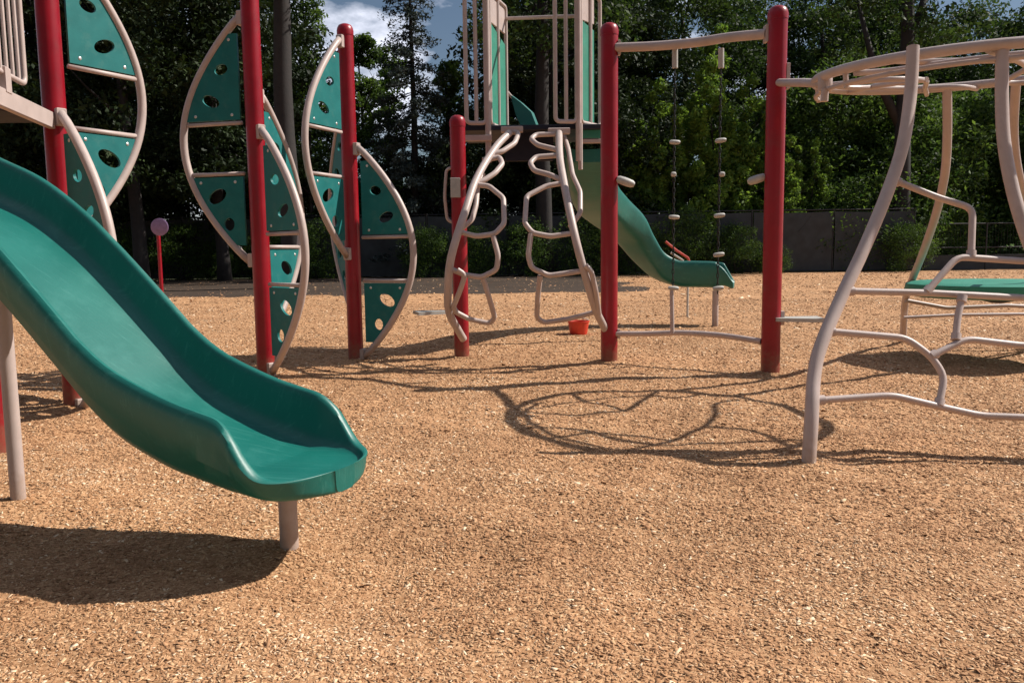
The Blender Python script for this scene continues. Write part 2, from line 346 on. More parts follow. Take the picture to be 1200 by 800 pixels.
def panel_meshes():
    r1, r2 = .575*LH, .37*LH; out = []
    up = [(.10, r1+.03)]
    ts = np.linspace(.575, .93, 16)
    up += [(max(.11, bow_u(t_)-.036), t_*LH+(.03 if i == 0 else 0)) for i, t_ in enumerate(ts)]; up.append((.10, .93*LH))
    dn = [(.10, r2-.03)]; ts = np.linspace(.37, .075, 16)
    dn += [(max(.11, bow_u(t_)-.036), t_*LH-(.03 if i == 0 else 0)) for i, t_ in enumerate(ts)]; dn.append((.10, .075*LH))
    out.append((fill2d(up, [ell(.42, r1+.22, .10, .055, .35), ell(.29, r1+.52, .075, .05, -.2)][:2]), [(.19, r1+.08), (.60, r1+.08), (.19, r1+.80)]))
    out.append((fill2d(dn, [ell(.40, r2-.22, .11, .065, -.45), ell(.28, r2-.50, .06, .065, .2)]), [(.19, r2-.08), (.58, r2-.08), (.18, r2-.74)]))
    return out
PANELS = panel_meshes()
for me, _ in PANELS: me.materials.append(MP)
# one leaf lies in its own local X-Z plane
bow_me = rung1_me = None
g = Geo().tube([Vector((bow_u(t_), 0, t_*LH)) for t_ in np.linspace(0, 1, 34)], .037, 12); bow_mesh = mesh('bow', g.v, g.f)
g = Geo().tube([Vector((.09, 0, .575*LH)), Vector((bow_u(.575), 0, .575*LH))], .020, 10); rungA = mesh('rung', g.v, g.f)
g = Geo().tube([Vector((.09, 0, .37*LH)), Vector((bow_u(.37), 0, .37*LH))], .020, 10); rungB = mesh('rung', g.v, g.f)
g = Geo().lathe((0, 0, 0), [(.013, -.016), (.016, -.013), (.016, .013), (.012, .016)], 10, Vector((0, 1, 0))); bolt_mesh = mesh('bolt', g.v, g.f)
for me, mm in ((bow_mesh, MB), (rungA, MB), (rungB, MB), (bolt_mesh, MZ)): me.materials.append(mm)
def leaf_climber(base, h, leaves, label):
    base = Vector((base[0], base[1], 0)); T = thing('leaf_climber', label, 'climber', base, 'leaf shaped climbers on red posts')
    post_geo(base, h).put('post', MR, T); cap_geo(base, h).put('post_cap', MR, T)
    for (az, z0) in leaves:
        a_ = radians(az); R3 = Matrix.Rotation(a_, 4, 'Z')
        off = Vector((cos(a_)*PR*.6, sin(a_)*PR*.6, z0))
        for nm, me in (('bow', bow_mesh), ('rung', rungA), ('rung', rungB)):
            o = link(nm, me, T); o.location = off; o.rotation_euler = (0, 0, a_)
        for me, bolts in PANELS:
            o = link('panel', me, T); o.location = off; o.rotation_euler = (pi/2, 0, a_)
            for (bu, bz) in bolts:
                q = link('bolt', bolt_mesh, o); q.location = (bu, bz, 0); q.rotation_euler = (-pi/2, 0, 0)
        ax_ = (Vector((cos(a_), sin(a_), 0)), Vector((-sin(a_), cos(a_), 0)), Vector((0, 0, 1)))
        for zz in (z0+.03, z0+LH-.03): Geo().box(base+ax_[0]*(PR+.012)+Vector((0, 0, zz)), .06, .075, .14, ax_).put('clamp', MB, T, False)
leaf_climber((-3.67, 6.85), 4.35, [(60, 1.40), (-38, -.03), (113, -.03)], 'leaf climber nearest the platform, its lower half hidden by the big green slide')
leaf_climber((-2.51, 8.36), 4.15, [(166, 1.15), (74, .42), (-44, .05)], 'middle leaf climber, its tall red post leaving the top of the picture')
leaf_climber((-1.83, 9.62), 3.724, [(-113, 1.20), (118, .58), (-24, .03)], 'leaf climber with its red post top showing against the sky')

# ================================================================ SLIDES (moulded double-walled chutes)
def slide_profile(w, D, S):
    half = [(0, -D), (.30*w, -D), (.58*w, -D*.995), (.73*w, -D*.965), (.82*w, -D*.88), (.875*w, -D*.70), (.90*w, -D*.42), (.925*w, -D*.16), (.945*w, -D*.045), (.975*w, -.002*D/.2),
            (1.02*w, 0), (1.065*w, -.012*D/.2), (1.09*w, -.04*D/.2), (1.085*w, -.085*D/.2), (1.05*w, -.16*D/.2), (1.01*w, -S*.62), (.96*w, -S*.80), (.86*w, -S*.92), (.70*w, -S*.975), (.45*w, -S*.995), (0, -S)]
    return half + [(-a_, b_) for a_, b_ in half[-2:0:-1]]
def chute(name, secs, mtl, parent, name2=None):
    """secs: (centre at rim level, lateral unit vector, half width, depth to bed, depth to underside)"""
    g = Geo(); vs = []; n = None
    for (c, lat, w, D, S) in secs:
        pr_ = slide_profile(w, D, S); n = len(pr_)
        vs += [Vector(c) + Vector(lat)*a_ + Vector((0, 0, b_)) for a_, b_ in pr_]
    fs = [(i*n+k, i*n+(k+1) % n, (i+1)*n+(k+1) % n, (i+1)*n+k) for i in range(len(secs)-1) for k in range(n)]
    fs.append(tuple(range(n))); fs.append(tuple((len(secs)-1)*n+k for k in range(n))[::-1])
    g.add(vs, fs); ob = g.put(name, mtl, parent)
    bm = bmesh.new(); bm.from_mesh(ob.data); bmesh.ops.recalc_face_normals(bm, faces=bm.faces); bm.to_mesh(ob.data); bm.free()
    return ob
E3 = Vector((-.908, .419, 0)); PP = Vector((.419, .908, 0)); O3 = Vector((-.95, 3.38, 0))
rs_ = [-.34, -.24, -.18, -.13, -.07, .00, .10, .27, .54, .72, .86, 1.16, 1.42, 1.72, 2.11, 2.6, 3.1, 3.5]
rh_ = [.412, .416, .435, .49, .575, .63, .655, .695, .79, .90, 1.02, 1.275, 1.475, 1.65, 1.80, 2.03, 2.36, 2.58]
def mono(xq, xs, ys):
    pts = smooth_path([Vector((a_, b_, 0)) for a_, b_ in zip(xs, ys)], 8)
    return float(np.interp(xq, [p.x for p in pts], [p.y for p in pts]))
OS = O3 - PP*.06
T = thing('green_slide', 'large wavy green plastic slide in the left foreground with beige legs', 'slide', O3)
secs = []
for s_ in list(np.linspace(3.5, .12, 60)) + list(np.linspace(.09, -.20, 18)) + [-.345+.145*(1-sin(k_*pi/2/20)) for k_ in range(1, 21)]:
    rim = mono(s_, rs_, rh_); bed = rim-.225 if s_ > .12 else max(.385, min(rim-.022, .405 + (s_-.12)*.06 + .025*max(0, s_)/.12))
    D = rim-bed; q = min(1, max(0, (-.08-s_)/.265)); w = .305*(1 + .05*max(0, min(1, -s_/.08)))*sqrt(max(.035, 1-q**2.5))
    S = D + .10 - .035*max(0, min(1, (.3-s_)/.4)); D = D*max(.03, 1-max(0, (q-.80)/.20)**1.5)
    secs.append((OS + E3*s_ + Vector((0, 0, rim)), PP, w, D, S))
chute('chute', secs, MG, T)
def leg(T, x, y, z1, r=.037, nm='leg', mtl=MB):
    g = Geo().tube([Vector((x, y, -.1)), Vector((x, y, z1*.5)), Vector((x, y, z1))], r, 16); return g.put(nm, mtl, T)
leg(T, O3.x, O3.y, .36, .039)
Geo().lathe(O3+Vector((.0, 0, .318)), [(.05, 0), (.06, .006), (.06, .02), (.03, .026)], 14).put('leg_flange', MB, T)
leg(T, -2.52, 4.10, 1.30, .036)
Geo().tube([OS+E3*1.70+PP*-.16+Vector((0, 0, 1.36)), Vector((-2.52, 4.10, 1.10))], .02, 8).put('bracket', MB, T)

# ================================================================ LEFT PLATFORM
T = thing('play_platform', 'raised beige platform with a barred guard rail at the left edge', 'platform', (-4.3, 6.0, 0))
A = Vector((-3.34, 5.24, 0)); Bq = Vector((-3.67, 6.85, 0)); C1 = Vector((-5.0, 5.1, 0)); C2 = Vector((-5.2, 6.8, 0))
for q in (A, C1, C2):
    post_geo(q, 4.3).put('post', MR, T); cap_geo(q, 4.3).put('post_cap', MR, T)
ed = (Bq-A).normalized(); nx_ = Vector((ed.y, -ed.x, 0))
g = Geo(); g.box((A+Bq)/2 + Vector((0, 0, 2.32)), .05, (Bq-A).length-.18, .13, (nx_, ed, Vector((0, 0, 1)))); g.put('edge_beam', MB, T, False)
g = Geo(); g.box((A+Bq+C1+C2)/4+Vector((-.03, 0, 2.33)), 1.36, 1.4, .07); g.put('deck', MDK, T, False)
a0 = A + ed*.12; a1 = A + ed*1.02
def rail_frame(T, a0, a1, z0, z1, nb, r=.020, rb=.014, mtl=MB):
    Z = Vector((0, 0, 1))
    fr = bent([a0+Z*z1, a0+Z*z0, a1+Z*z0, a1+Z*z1, a0+Z*z1], .06)
    Geo().tube(fr, r, 10).put('rail_frame', mtl, T)
    for k in range(nb):
        p = a0.lerp(a1, (k+1)/(nb+1)); Geo().tube([p+Z*z0, p+Z*(z0+z1)*.5, p+Z*z1], rb, 8).put('bar', mtl, T)
rail_frame(T, a0, a1, 2.50, 3.42, 7, .020, .014)
Geo().box(A+ed*.62+Vector((0, 0, 2.45)), .06, .10, .18, (nx_, ed, Vector((0, 0, 1)))).put('bracket', MB, T, False)

# ================================================================ CENTRAL TOWER
T = thing('climbing_tower', 'high square play tower with barred guard rails behind the looped ladder', 'play tower', (.25, 10.6, 0))
DH = 2.74
tx0, tx1, ty0, ty1 = -.56, 1.12, 10.15, 11.35
for (x, y) in ((-.66, 11.33), (1.30, 11.33)):
    Geo().tube([Vector((x, y, -.1)), Vector((x, y, 1.4)), Vector((x, y, 2.7))], .04, 16).put('post', MDK, T)
Geo().box(((tx0+tx1)/2, (ty0+ty1)/2, DH-.03), tx1-tx0, ty1-ty0, .06).put('deck', MDK, T, False)
Geo().box((.24, ty0+.28, DH-.22), .60, .05, .36).put('riser', MDK, T, False)
P1 = V(572, 146, 10.12); P2 = V(594, 143, 10.8); P0 = V(547, 146, 10.1); Q0 = V(651, 140, 10.05); Q1 = V(678, 140, 10.1); Q2 = V(703, 140, 10.5)
def flat(p): return Vector((p.x, p.y, 0))
P0, P1, P2, Q0, Q1, Q2 = map(flat, (P0, P1, P2, Q0, Q1, Q2))
zb, zt = DH+.02, 4.28
Z = Vector((0, 0, 1))
rail_frame(T, P0, P1-Vector((.02, 0, 0)), zb, zt, 1, .026, .024)
rail_frame(T, P1+Vector((.03, .03, 0)), P2, zb, zt, 1, .024, .022)
rail_frame(T, Q0, Q1-Vector((.02, 0, 0)), zb, zt, 1, .026, .024)
rail_frame(T, Q1+Vector((.03, .03, 0)), Q2, zb, zt, 1, .024, .022)
Geo().tube([P1+Z*2.3, P1+Z*3.4, P1+Z*4.5], .035, 14).put('corner_post', MB, T)
Geo().tube([Q1+Z*2.3, Q1+Z*3.4, Q1+Z*4.5], .035, 14).put('corner_post', MB, T)
def slat_panel(a_, b_, z0, z1a, z1b, mtl, nm, th_=.012, slant=True):
    d = (b_-a_).normalized(); n_ = Vector((d.y, -d.x, 0))*th_
    vs = [a_+Z*z0-n_, b_+Z*z0-n_, b_+Z*z1b-n_, a_+Z*z1a-n_, a_+Z*z0+n_, b_+Z*z0+n_, b_+Z*z1b+n_, a_+Z*z1a+n_]
    return Geo().add(vs, [(0, 1, 2, 3), (7, 6, 5, 4), (0, 4, 5, 1), (1, 5, 6, 2), (2, 6, 7, 3), (3, 7, 4, 0)]).put(nm, mtl, T, False)
off = Vector((.02, .05, 0))
slat_panel(P1+off, P2+off-Vector((.02, 0, 0)), zb+.03, 3.95, 3.80, MPB, 'green_panel')
slat_panel(Q1+off, Q1.lerp(Q2, .62)+off, zb+.03, 3.95, 3.88, MPB, 'green_panel')
slat_panel(P1+off, P2+off-Vector((.02, 0, 0)), 3.955, 4.26, 4.26, MB, 'beige_panel')
slat_panel(Q1+off, Q1.lerp(Q2, .62)+off, 3.955, 4.26, 4.26, MB, 'beige_panel')
Geo().tube([P2+Z*4.143, (P2+Q1)/2+Z*4.059, Q1+Z*3.975], .022, 10).put('top_rail', MB, T)
Geo().box(Q1.lerp(Q2, .45)+Z*(DH-.08)+Vector((0, -.03, 0)), .28, .05, .15).put('edge_plate', MPB, T, False)
Geo().box(P1.lerp(P2, .3)+Z*(DH-.02)+Vector((0, -.03, 0)), .2, .05, .06).put('edge_plate', MPB, T, False)
Geo().box(Q1.lerp(Q2, .45)+Z*(DH-.19)+Vector((0, -.02, 0)), .30, .06, .05).put('edge_beam', MB, T, False)
Geo().box(P0.lerp(P1, .5)+Z*(DH-.16)+Vector((0, -.02, 0)), .34, .06, .07).put('edge_beam', MB, T, False)
Geo().tube([Q1+Z*2.2+Vector((.02, 0, 0)), Q1+Z*(DH)+Vector((.02, 0, 0))], .028, 12).put('deck_bracket', MB, T)
# teal hood fin at the far slide entrance
def hood(T):
    o = [V(600, 112, 11.4), V(612, 121, 11.4), V(624, 132, 11.4), V(631, 150, 11.4), V(613, 151, 11.4), V(606, 135, 11.4)]
    n_ = Vector((.02, .05, 0)); vs = [p-n_ for p in o]+[p+n_ for p in o]; k = len(o)
    fs = [tuple(range(k)), tuple(range(k, 2*k))[::-1]] + [(i, i+k, (i+1) % k+k, (i+1) % k) for i in range(k)]
    Geo().add(vs, fs).put('slide_hood', MG, T, False)
hood(T)
Geo().tube([V(595, 108, 11.38), V(606, 122, 11.38)], .018, 8).put('grab_handle', MB, T)

# ---- far slide
path = [V(690, 150, 10.5), V(692, 190, 11.2), V(697, 215, 12.0), V(712, 232, 12.8), V(735, 252, 13.25), V(752, 276, 13.45), V(770, 296, 13.55), V(792, 305, 13.58), V(815, 306, 13.55), V(838, 307, 13.5), V(848, 312, 13.45), V(860, 330, 13.4)]
sp = smooth_path(path, 5); secs = []
for i, p in enumerate(sp):
    a_ = sp[max(0, i-2)]; b_ = sp[min(len(sp)-1, i+2)]; d = (b_-a_); d.z = 0; d.normalize(); lat = Vector((-d.y, d.x, 0))
    k = i/(len(sp)-1); D = .26; S = .42
    if k > .82: q = (k-.82)/.18; D = .26*(1-q)+.03; S = .42*(1-q)+.10
    secs.append((p, lat, .30, D, S))
T = thing('far_slide', 'dark green curved slide coming down behind the red posts', 'slide', flat(path[-1]))
chute('chute', secs, MG, T)
leg(T, V(838, 380, 13.2).x, 13.2, V(838, 348, 13.2).z+.1, .05)
# red-and-white leaning handle behind the slide
T = thing('red_handle_toy', 'small slanted coral red bar showing above the far slide', 'toy', flat(V(792, 300, 15)))
Geo().tube([V(780, 283, 15), V(792, 293, 15), V(806, 302, 15), V(812, 316, 15)], .022, 8).put('red_bar', MCOR, T)
Geo().tube([V(786, 296, 15.05), V(800, 305, 15.05), V(806, 330, 15.05), Vector((V(806, 330, 15.05).x, 15.05, -.05))], .02, 8).put('pale_bar', MHOLD, T)

# ================================================================ LOOPED LADDER (in front of the tower)
T = thing('loop_ladder', 'curved beige ladder of bent pipe loops climbing up to the tower', 'climbing ladder', (.25, 9.6, 0))
def dz(y):
    k_ = max(0, min(1, (400-y)/250)); return 9.2 + k_*.9 - .95*sin(pi*k_)**.8              # the ladder leans back with height
def poly(pts, r, nm, dd=0, sm=False, rad=.045, mtl=MB, TT=None):
    ps = [V(x, y, dz(y)+dd) for x, y in pts]
    return Geo().tube(smooth_path(ps, 5) if sm else bent(ps, rad), r, 12).put(nm, mtl, TT or T)
poly([(597, 156), (583, 170), (568, 192), (556, 215), (546, 245), (536, 275), (528, 305), (525, 335), (526, 365), (536, 385), (543, 397)], .042, 'side_rail', 0, True)
poly([(655, 156), (656, 185), (661, 215), (668, 250), (677, 290), (688, 330), (699, 365), (713, 392)], .042, 'side_rail', 0, True)
poly([(598, 154), (608, 156), (603, 168), (588, 178), (572, 182)], .030, 'loop', .03)
poly([(566, 188), (585, 184), (589, 192), (580, 203), (566, 212), (556, 216)], .030, 'loop', .05)
poly([(553, 216), (573, 218), (590, 232), (591, 262), (580, 274), (558, 277), (540, 272)], .028, 'loop', .02)
poly([(566, 204), (560, 214), (558, 240), (553, 258), (541, 268)], .028, 'loop', .25)
poly([(578, 277), (584, 300), (582, 316), (564, 325), (545, 322), (530, 316)], .028, 'loop', .02)
poly([(566, 326), (572, 345), (580, 372), (574, 379), (550, 374), (531, 364)], .028, 'loop', .02)
poly([(536, 316), (545, 322), (540, 338), (531, 360), (535, 366)], .028, 'loop', -.05)
poly([(650, 157), (628, 158), (622, 163), (630, 170), (655, 176)], .030, 'loop', .03)
poly([(656, 182), (628, 184), (621, 191), (626, 200), (645, 205), (662, 213)], .030, 'loop', .05)
poly([(662, 214), (640, 218), (617, 230), (615, 262), (624, 273), (645, 277), (673, 273)], .028, 'loop', .02)
poly([(660, 156), (666, 175), (671, 205), (680, 225), (680, 250), (668, 266)], .028, 'loop', .25)
poly([(622, 274), (619, 300), (623, 314), (643, 323), (665, 320), (685, 317)], .028, 'loop', .02)
poly([(633, 323), (630, 350), (629, 372), (637, 378), (665, 374), (696, 366)], .028, 'loop', .02)
poly([(686, 311), (693, 318), (698, 340), (702, 368)], .028, 'loop', -.04)
for (x, y) in ((655, 154), (600, 152)): Geo().box(V(x, y, dz(y)), .26, .10, .07).put('top_plate', MB, T, False)
base5 = Vector((-.59, 9.62, 0)); post_geo(base5, 2.709).put('post', MR, T); cap_geo(base5, 2.709).put('post_cap', MR, T)
Geo().box(base5+Vector((-.03, -.10, 1.96)), .11, .03, .22).put('clamp', MHOLD, T, False)
Geo().tube(bent([V(534, 196, 9.62), V(523, 198, 9.62), V(521, 230, 9.62), V(524, 258, 9.62), V(534, 262, 9.62)], .05), .018, 8).put('grab_handle', MB, T)
def step_plate(T, c, axis, L_=.42, w=.22, tilt=0):
    d = Vector(axis).normalized(); lat = Vector((-d.y, d.x, 0)); n = 16
    g = Geo(); ring = [(L_*(.5-.5*cos(pi*k/n)), w*.5*(.25+.75*sin(pi*k/n*.5))) for k in range(n+1)]
    out = [Vector(c)+d*a_+lat*b_ for a_, b_ in ring] + [Vector(c)+d*a_-lat*b_ for a_, b_ in ring[::-1]]
    k = len(out); vs = [p+Z*.018 for p in out]+[p-Z*.018 for p in out]
    g.add(vs, [tuple(range(k)), tuple(range(k, 2*k))[::-1]]+[(i, i+k, (i+1) % k+k, (i+1) % k) for i in range(k)])
    return g.put('step_plate', MHOLD, T, False)
step_plate(T, V(533, 365, 9.55), (-1, -.35, 0), .46, .30)

# ================================================================ CHAIN CLIMBER
b7 = Vector((1.07, 9.06, 0)); b9 = Vector((2.57, 8.17, 0))
T = thing('chain_climber', 'two tall red posts joined by a beige bar with two hanging chain ladders', 'chain climber', b9)
for b_, h in ((b7, 3.551), (b9, 3.456)):
    post_geo(b_, h, .092).put('post', MR, T); cap_geo(b_, h, .092).put('post_cap', MR, T)
t0 = V(722, 56, 9.02); t1 = V(770, 54, 8.85); t2 = V(815, 50, 8.65); t3 = V(855, 44, 8.45); t4 = V(898, 40, 8.2)
Geo().tube(smooth_path([t0, t1, t2, t3, t4], 5), .048, 14).put('top_bar', MB, T)
g0 = V(722, 391, 9.02); g4 = V(892, 400, 8.2)
Geo().tube(smooth_path([g0, V(760, 391, 8.9), V(800, 390, 8.72), V(845, 393, 8.5), g4], 5), .030, 12).put('bottom_bar', MB, T)
Geo().box(b7+Vector((.10, -.02, t0.z)), .03, .08, .15).put('clamp', MB, T, False); Geo().box(b7+Vector((.10, -.02, g0.z)), .03, .07, .10).put('clamp', MB, T, False)
Geo().box(b9+Vector((.10, 0, 2.87)), .035, .09, .24).put('clamp', MB, T, False); Geo().box(b9+Vector((.10, 0, .55)), .035, .09, .14).put('clamp', MB, T, False); Geo().box(b9+Vector((-.10, .03, V(898, 40, 8.2).z)), .03, .09, .16).put('clamp', MB, T, False)
def oval(c, a_, b_, h_, nm, mtl, TT, tilt=0):
    ax = Vector((cos(tilt), 0, sin(tilt)))
    return Geo().lathe(Vector(c)-ax*a_, [(b_*.55, 0), (b_*.9, a_*.25), (b_, a_*.8), (b_, a_*1.2), (b_*.9, a_*1.75), (b_*.55, 2*a_)], 12, ax).put(nm, mtl, TT)
for (xt, xb, d, holds) in ((791, 788, 8.80, [165, 202, 252, 336]), (845, 840, 8.52, [163, 202, 250, 296, 336])):
    top = V(xt, 58, d); bot = V(xb, 391, d)
    Geo().tube([V(xt, 57, d), V(xt, 80, d)], .030, 12).put('hanger', MHOLD, T)
    # chain: alternating links
    g = Geo(); p0 = V(xt, 80, d); n = int((p0-bot).length/.052)
    for i in range(int(n*.845)):
        c = p0.lerp(bot, (i+.5)/n); X = Vector((1, 0, 0)) if i % 2 else Vector((0, 1, 0))
        ring = [c + X*(.011*cos(q)) + Z*(.033*sin(q)) for q in [2*pi*k/8 for k in range(8)]]
        g.tube(ring, .0052, 5, closed=True)
    g.put('chain', MROPE, T)
    for i, y in enumerate(holds):
        tt = (y-80)/(391-80); c = p0.lerp(bot, tt); c.y -= .03
        if y == 202: c = c + Vector((.02 if xt > 800 else -.01, 0, 0)); oval(c, .026, .026, 0, 'hold', MHOLD, T)
        else: oval(c, .055, .024, 0, 'hold', MHOLD, T, .12 if xt > 800 else -.05)
Geo().tube([V(787, 338, 8.78), V(788, 391, 8.75)], .022, 10).put('lower_tube', MB, T)
oval(V(733, 213, 9.0), .10, .045, 0, 'post_hold', MHOLD, T, -.35); oval(V(887, 210, 8.2), .09, .042, 0, 'post_hold', MHOLD, T, .3)
step_plate(T, V(908, 374, 8.12), (1, -.12, 0), .44, .34)

# ================================================================ DOME CLIMBER
T = thing('ring_climber', 'beige round overhead ring climber standing on curved legs at the right', 'climber', (3.43, 6.1, 0))
RC = Vector((3.64, 6.66, 0)); RR = 1.17
def ringp(a_, r_=RR, dzz=0):
    x, y = RC.x+r_*cos(a_), RC.y+r_*sin(a_); return Vector((x, y, 2.61 + (y-RC.y)*.05 + (x-RC.x)*.03 + dzz))
Geo().tube([ringp(2*pi*k/72) for k in range(72)], .038, 12, closed=True).put('top_ring', MB, T)
Geo().tube([ringp(radians(q), RR-.01, -.11-.02*sin(radians(q))) for q in range(150, 300, 5)], .018, 10).put('lower_ring', MB, T)
for q in (150, 195, 297): Geo().tube([ringp(radians(q)), ringp(radians(q), RR-.02, -.14)], .022, 8).put('ring_strut', MB, T)
for pts in ([(168, 1.0), (180, .55), (150, .28), (92, .62), (80, 1.0)], [(245, 1.0), (262, .62), (300, .35), (15, .40), (48, .72), (30, 1.0)], [(120, 1.0), (128, .70), (150, .28)], [(300, 1.0), (316, .68), (300, .35)], [(215, 1.0), (222, .72), (262, .62)], [(348, 1.0), (0, .72), (15, .40)], [(200, 1.0), (205, .8), (230, .76), (255, .8), (285, .76), (305, .82), (312, 1.0)], [(60, 1.0), (66, .78), (95, .8), (120, .74), (150, .8), (165, 1.0)]):
    Geo().tube(bent([ringp(radians(a_), RR*f_, -.03+.02*sin(a_)) for a_, f_ in pts], .16), .022, 9).put('inner_tube', MB, T)
Geo().tube([V(967, 104, 6.62), V(966, 119, 6.62)], .030, 10).put('hook', MB, T)
l1 = [(1070, 55, 5.63), (1067, 110, 5.57), (1058, 170, 5.46), (1040, 225, 5.35), (1013, 290, 5.20), (985, 350, 5.05), (962, 405, 4.89), (954, 440, 4.80), (951, 490, 4.67), (947, 552, 4.60)]
l2 = [(1175, 47, 5.60), (1174, 110, 5.53), (1177, 170, 5.44), (1190, 235, 5.32), (1212, 300, 5.19), (1245, 370, 5.02), (1270, 420, 4.87), (1280, 480, 4.70), (1284, 556, 4.58)]
l3 = [(1110, 110, 7.80), (1110, 160, 7.91), (1107, 205, 8.14), (1097, 250, 8.46), (1082, 295, 8.98), (1068, 330, 9.52), (1061, 352, 9.88), (1059, 380, 10.23), (1058, 407, 10.38)]
l4 = [(1190, 108, 7.70), (1188, 160, 7.81), (1196, 215, 8.02), (1215, 270, 8.52), (1245, 330, 9.32), (1262, 370, 9.95), (1264, 408, 10.30)]
def ring_at(px, far):
    best = min((a_ for a_ in np.linspace(0, pi, 400)), key=lambda a_: abs(px - pix(ringp(a_ if far else -a_))))
    return ringp(best if far else -best)
def pix(p): q = p-CO; return 600+FPX*q.dot(cr)/q.dot(cf)
for L_ in (l3, l4):
    p_ = ring_at(L_[0][0], True); L_[:] = [(L_[0][0], L_[0][1]-4, p_.y+.0)] + L_[1:]; L_[0] = ('w', p_ - Z*.01, 0)
V_ = V
def V(x, y, d): return y if x == 'w' else V_(x, y, d)
for L_ in (l1, l2, l3, l4): Geo().tube(smooth_path([V(*p) for p in L_], 5), .040, 14).put('leg', MB, T)
def web(pts, r=.021, nm='web_tube', rad=.06):
    for e_, f_ in ((0, 1), (-1, -2)):
        if pts[e_][0] > 1199 or pts[e_][2] > 6: continue
        a_, b_ = [V(x, y, d + (.58*max(0, min(1, (500-y)/440))**.8)) for x, y, d in (pts[e_], pts[f_])]
        Geo().lathe(a_, [(r, 0), (r*1.4, .003), (r*1.4, .045), (r, .048)], 12, b_-a_).put('collar', MB, T)
    return Geo().tube(bent([V(x, y, d + (.58*max(0, min(1, (500-y)/440))**.8 if d < 6 else 0)) for x, y, d in pts], rad), r, 10).put(nm, MB, T)
web([(969, 388, 4.75), (1062, 396, 4.75), (1092, 418, 4.74), (1107, 441, 4.73), (1100, 476, 4.71)])
web([(1090, 418, 4.74), (1132, 397, 4.76), (1200, 405, 4.78), (1262, 404, 4.74)])
web([(1120, 399, 4.76), (1122, 372, 4.78), (1128, 346, 4.8)])
web([(992, 341, 4.82), (1085, 343, 4.84), (1200, 349, 4.86), (1235, 350, 4.83)])
web([(1085, 343, 4.84), (1122, 301, 4.88), (1200, 306, 4.9), (1214, 305, 4.88)])
web([(1047, 211, 4.98), (1100, 232, 4.95), (1140, 244, 4.93), (1138, 302, 4.89)])
web([(957, 469, 4.66), (1045, 463, 4.68), (1100, 476, 4.71), (1150, 487, 4.72), (1280, 492, 4.65)])
web([(1061, 352, 9.8), (1110, 361, 9.8), (1180, 358, 9.8), (1262, 362, 9.8)], .024)
web([(1059, 372, 10.0), (1120, 369, 10.0), (1200, 368, 10.0), (1262, 374, 10.0)], .020)
T2 = thing('link_bar', 'short beige bar joining the tall red post to the ring climber', 'bar', flat(V(930, 97, 7.6)))
Geo().tube([V(910, 97, 8.17), V(940, 97, 7.4), V(967, 98, 6.68)], .036, 12).put('tube', MB, T2)
Geo().lathe(V(967, 98, 6.68)-Vector((0, 0, .06)), [(.05, 0), (.055, .01), (.055, .11), (.05, .12)], 14).put('collar', MB, T2)

# ---- spinner disc
T = thing('spinner_seat', 'wide round green seat disc held low behind the ring climber legs', 'spinner', (5.24, 8.9, 0))
c = Vector((5.24, 8.9, 0))
Geo().lathe(c+Z*.75, [(.60, -.07), (.82, -.06), (.90, -.04), (.925, .01), (.91, .08), (.85, .10), (.4, .085), (.02, .08)], 48).put('seat_disc', MPB, T)
Geo().lathe(c+Z*.62, [(.06, 0), (.18, .03), (.34, .10), (.5, .13), (.5, .135)], 30).put('hub', MDK, T)
for q_ in (V(1066, 336, 9.85), V(1262, 362, 9.95), V(1085, 343, 5.15)):
    Geo().tube(smooth_path([c+Z*.70, c.lerp(q_, .5)+Z*(.40 if q_.y > 7 else .42), q_], 5), .022, 9).put('support_tube', MB, T) if q_.y > 7 else None

# ================================================================ SMALL THINGS
def crate():
    c = V(678, 385, 12.2); T = thing('orange_bucket', 'small orange red plastic bucket left on the mulch behind the ladder', 'bucket', (c.x, 12.2, 0))
    b_ = Vector((c.x, 12.2, 0))
    Geo().lathe(b_+Z*.0, [(.12, 0), (.13, .02), (.155, .18), (.165, .185), (.165, .20), (.15, .20), (.14, .18), (.12, .03)], 24).put('body', MORG, T)
    Geo().tube([b_+Vector((.155*cos(q), .05, .19+.05*sin(q))) for q in np.linspace(0, pi, 12)], .007, 6).put('handle', MHOLD, T)
crate()
T = thing('round_sign', 'small round lilac sign on a thin red post far at the left', 'sign', flat(V(188, 330, 24)))
sb = flat(V(187, 300, 24))
Geo().tube([sb-Z*.1, sb+Z*2.0], .055, 10).put('post', MR, T)
Geo().lathe(V(187, 266, 23.9), [(.0, -.02), (.23, -.02), (.25, -.01), (.25, .01), (.23, .02)], 24, Vector((0, 1, 0))).put('sign_plate', MLIL, T)

# ================================================================ FENCE
T = thing('windscreen_fence', 'long dark fence hung with black windscreen cloth behind the playground', 'fence', (0, 40.6, 0))
xw = V(1070, 300, 40.6).x
xs = list(np.arange(xw, -42, -3.95))
for i, x in enumerate(xs):
    Geo().tube([Vector((x, 40.6, -.1)), Vector((x, 40.6, 3.05))], .055, 10).put('fence_post', MFPO, T)
    if i:
        x1 = xs[i-1]; nxs = np.linspace(x+.06, x1-.06, 13); nz_ = np.linspace(.06, 2.92, 7)
        vs = [Vector((a_, 40.52+.03*sin(a_*4.1+b_*2)+.02*sin(b_*7), b_ - (.05*sin(pi*(a_-x)/3.95) if b_ > 2 else 0))) for b_ in nz_ for a_ in nxs]
        fs = [(j*13+k, j*13+k+1, j*13+14+k, j*13+13+k) for j in range(6) for k in range(12)]
        Geo().add(vs, fs).put('cloth_panel', MSCR, T)
Geo().tube([Vector((xs[0], 40.6, 3.0)), Vector((xs[-1], 40.6, 3.0))], .035, 8).put('top_rail', MFPO, T)
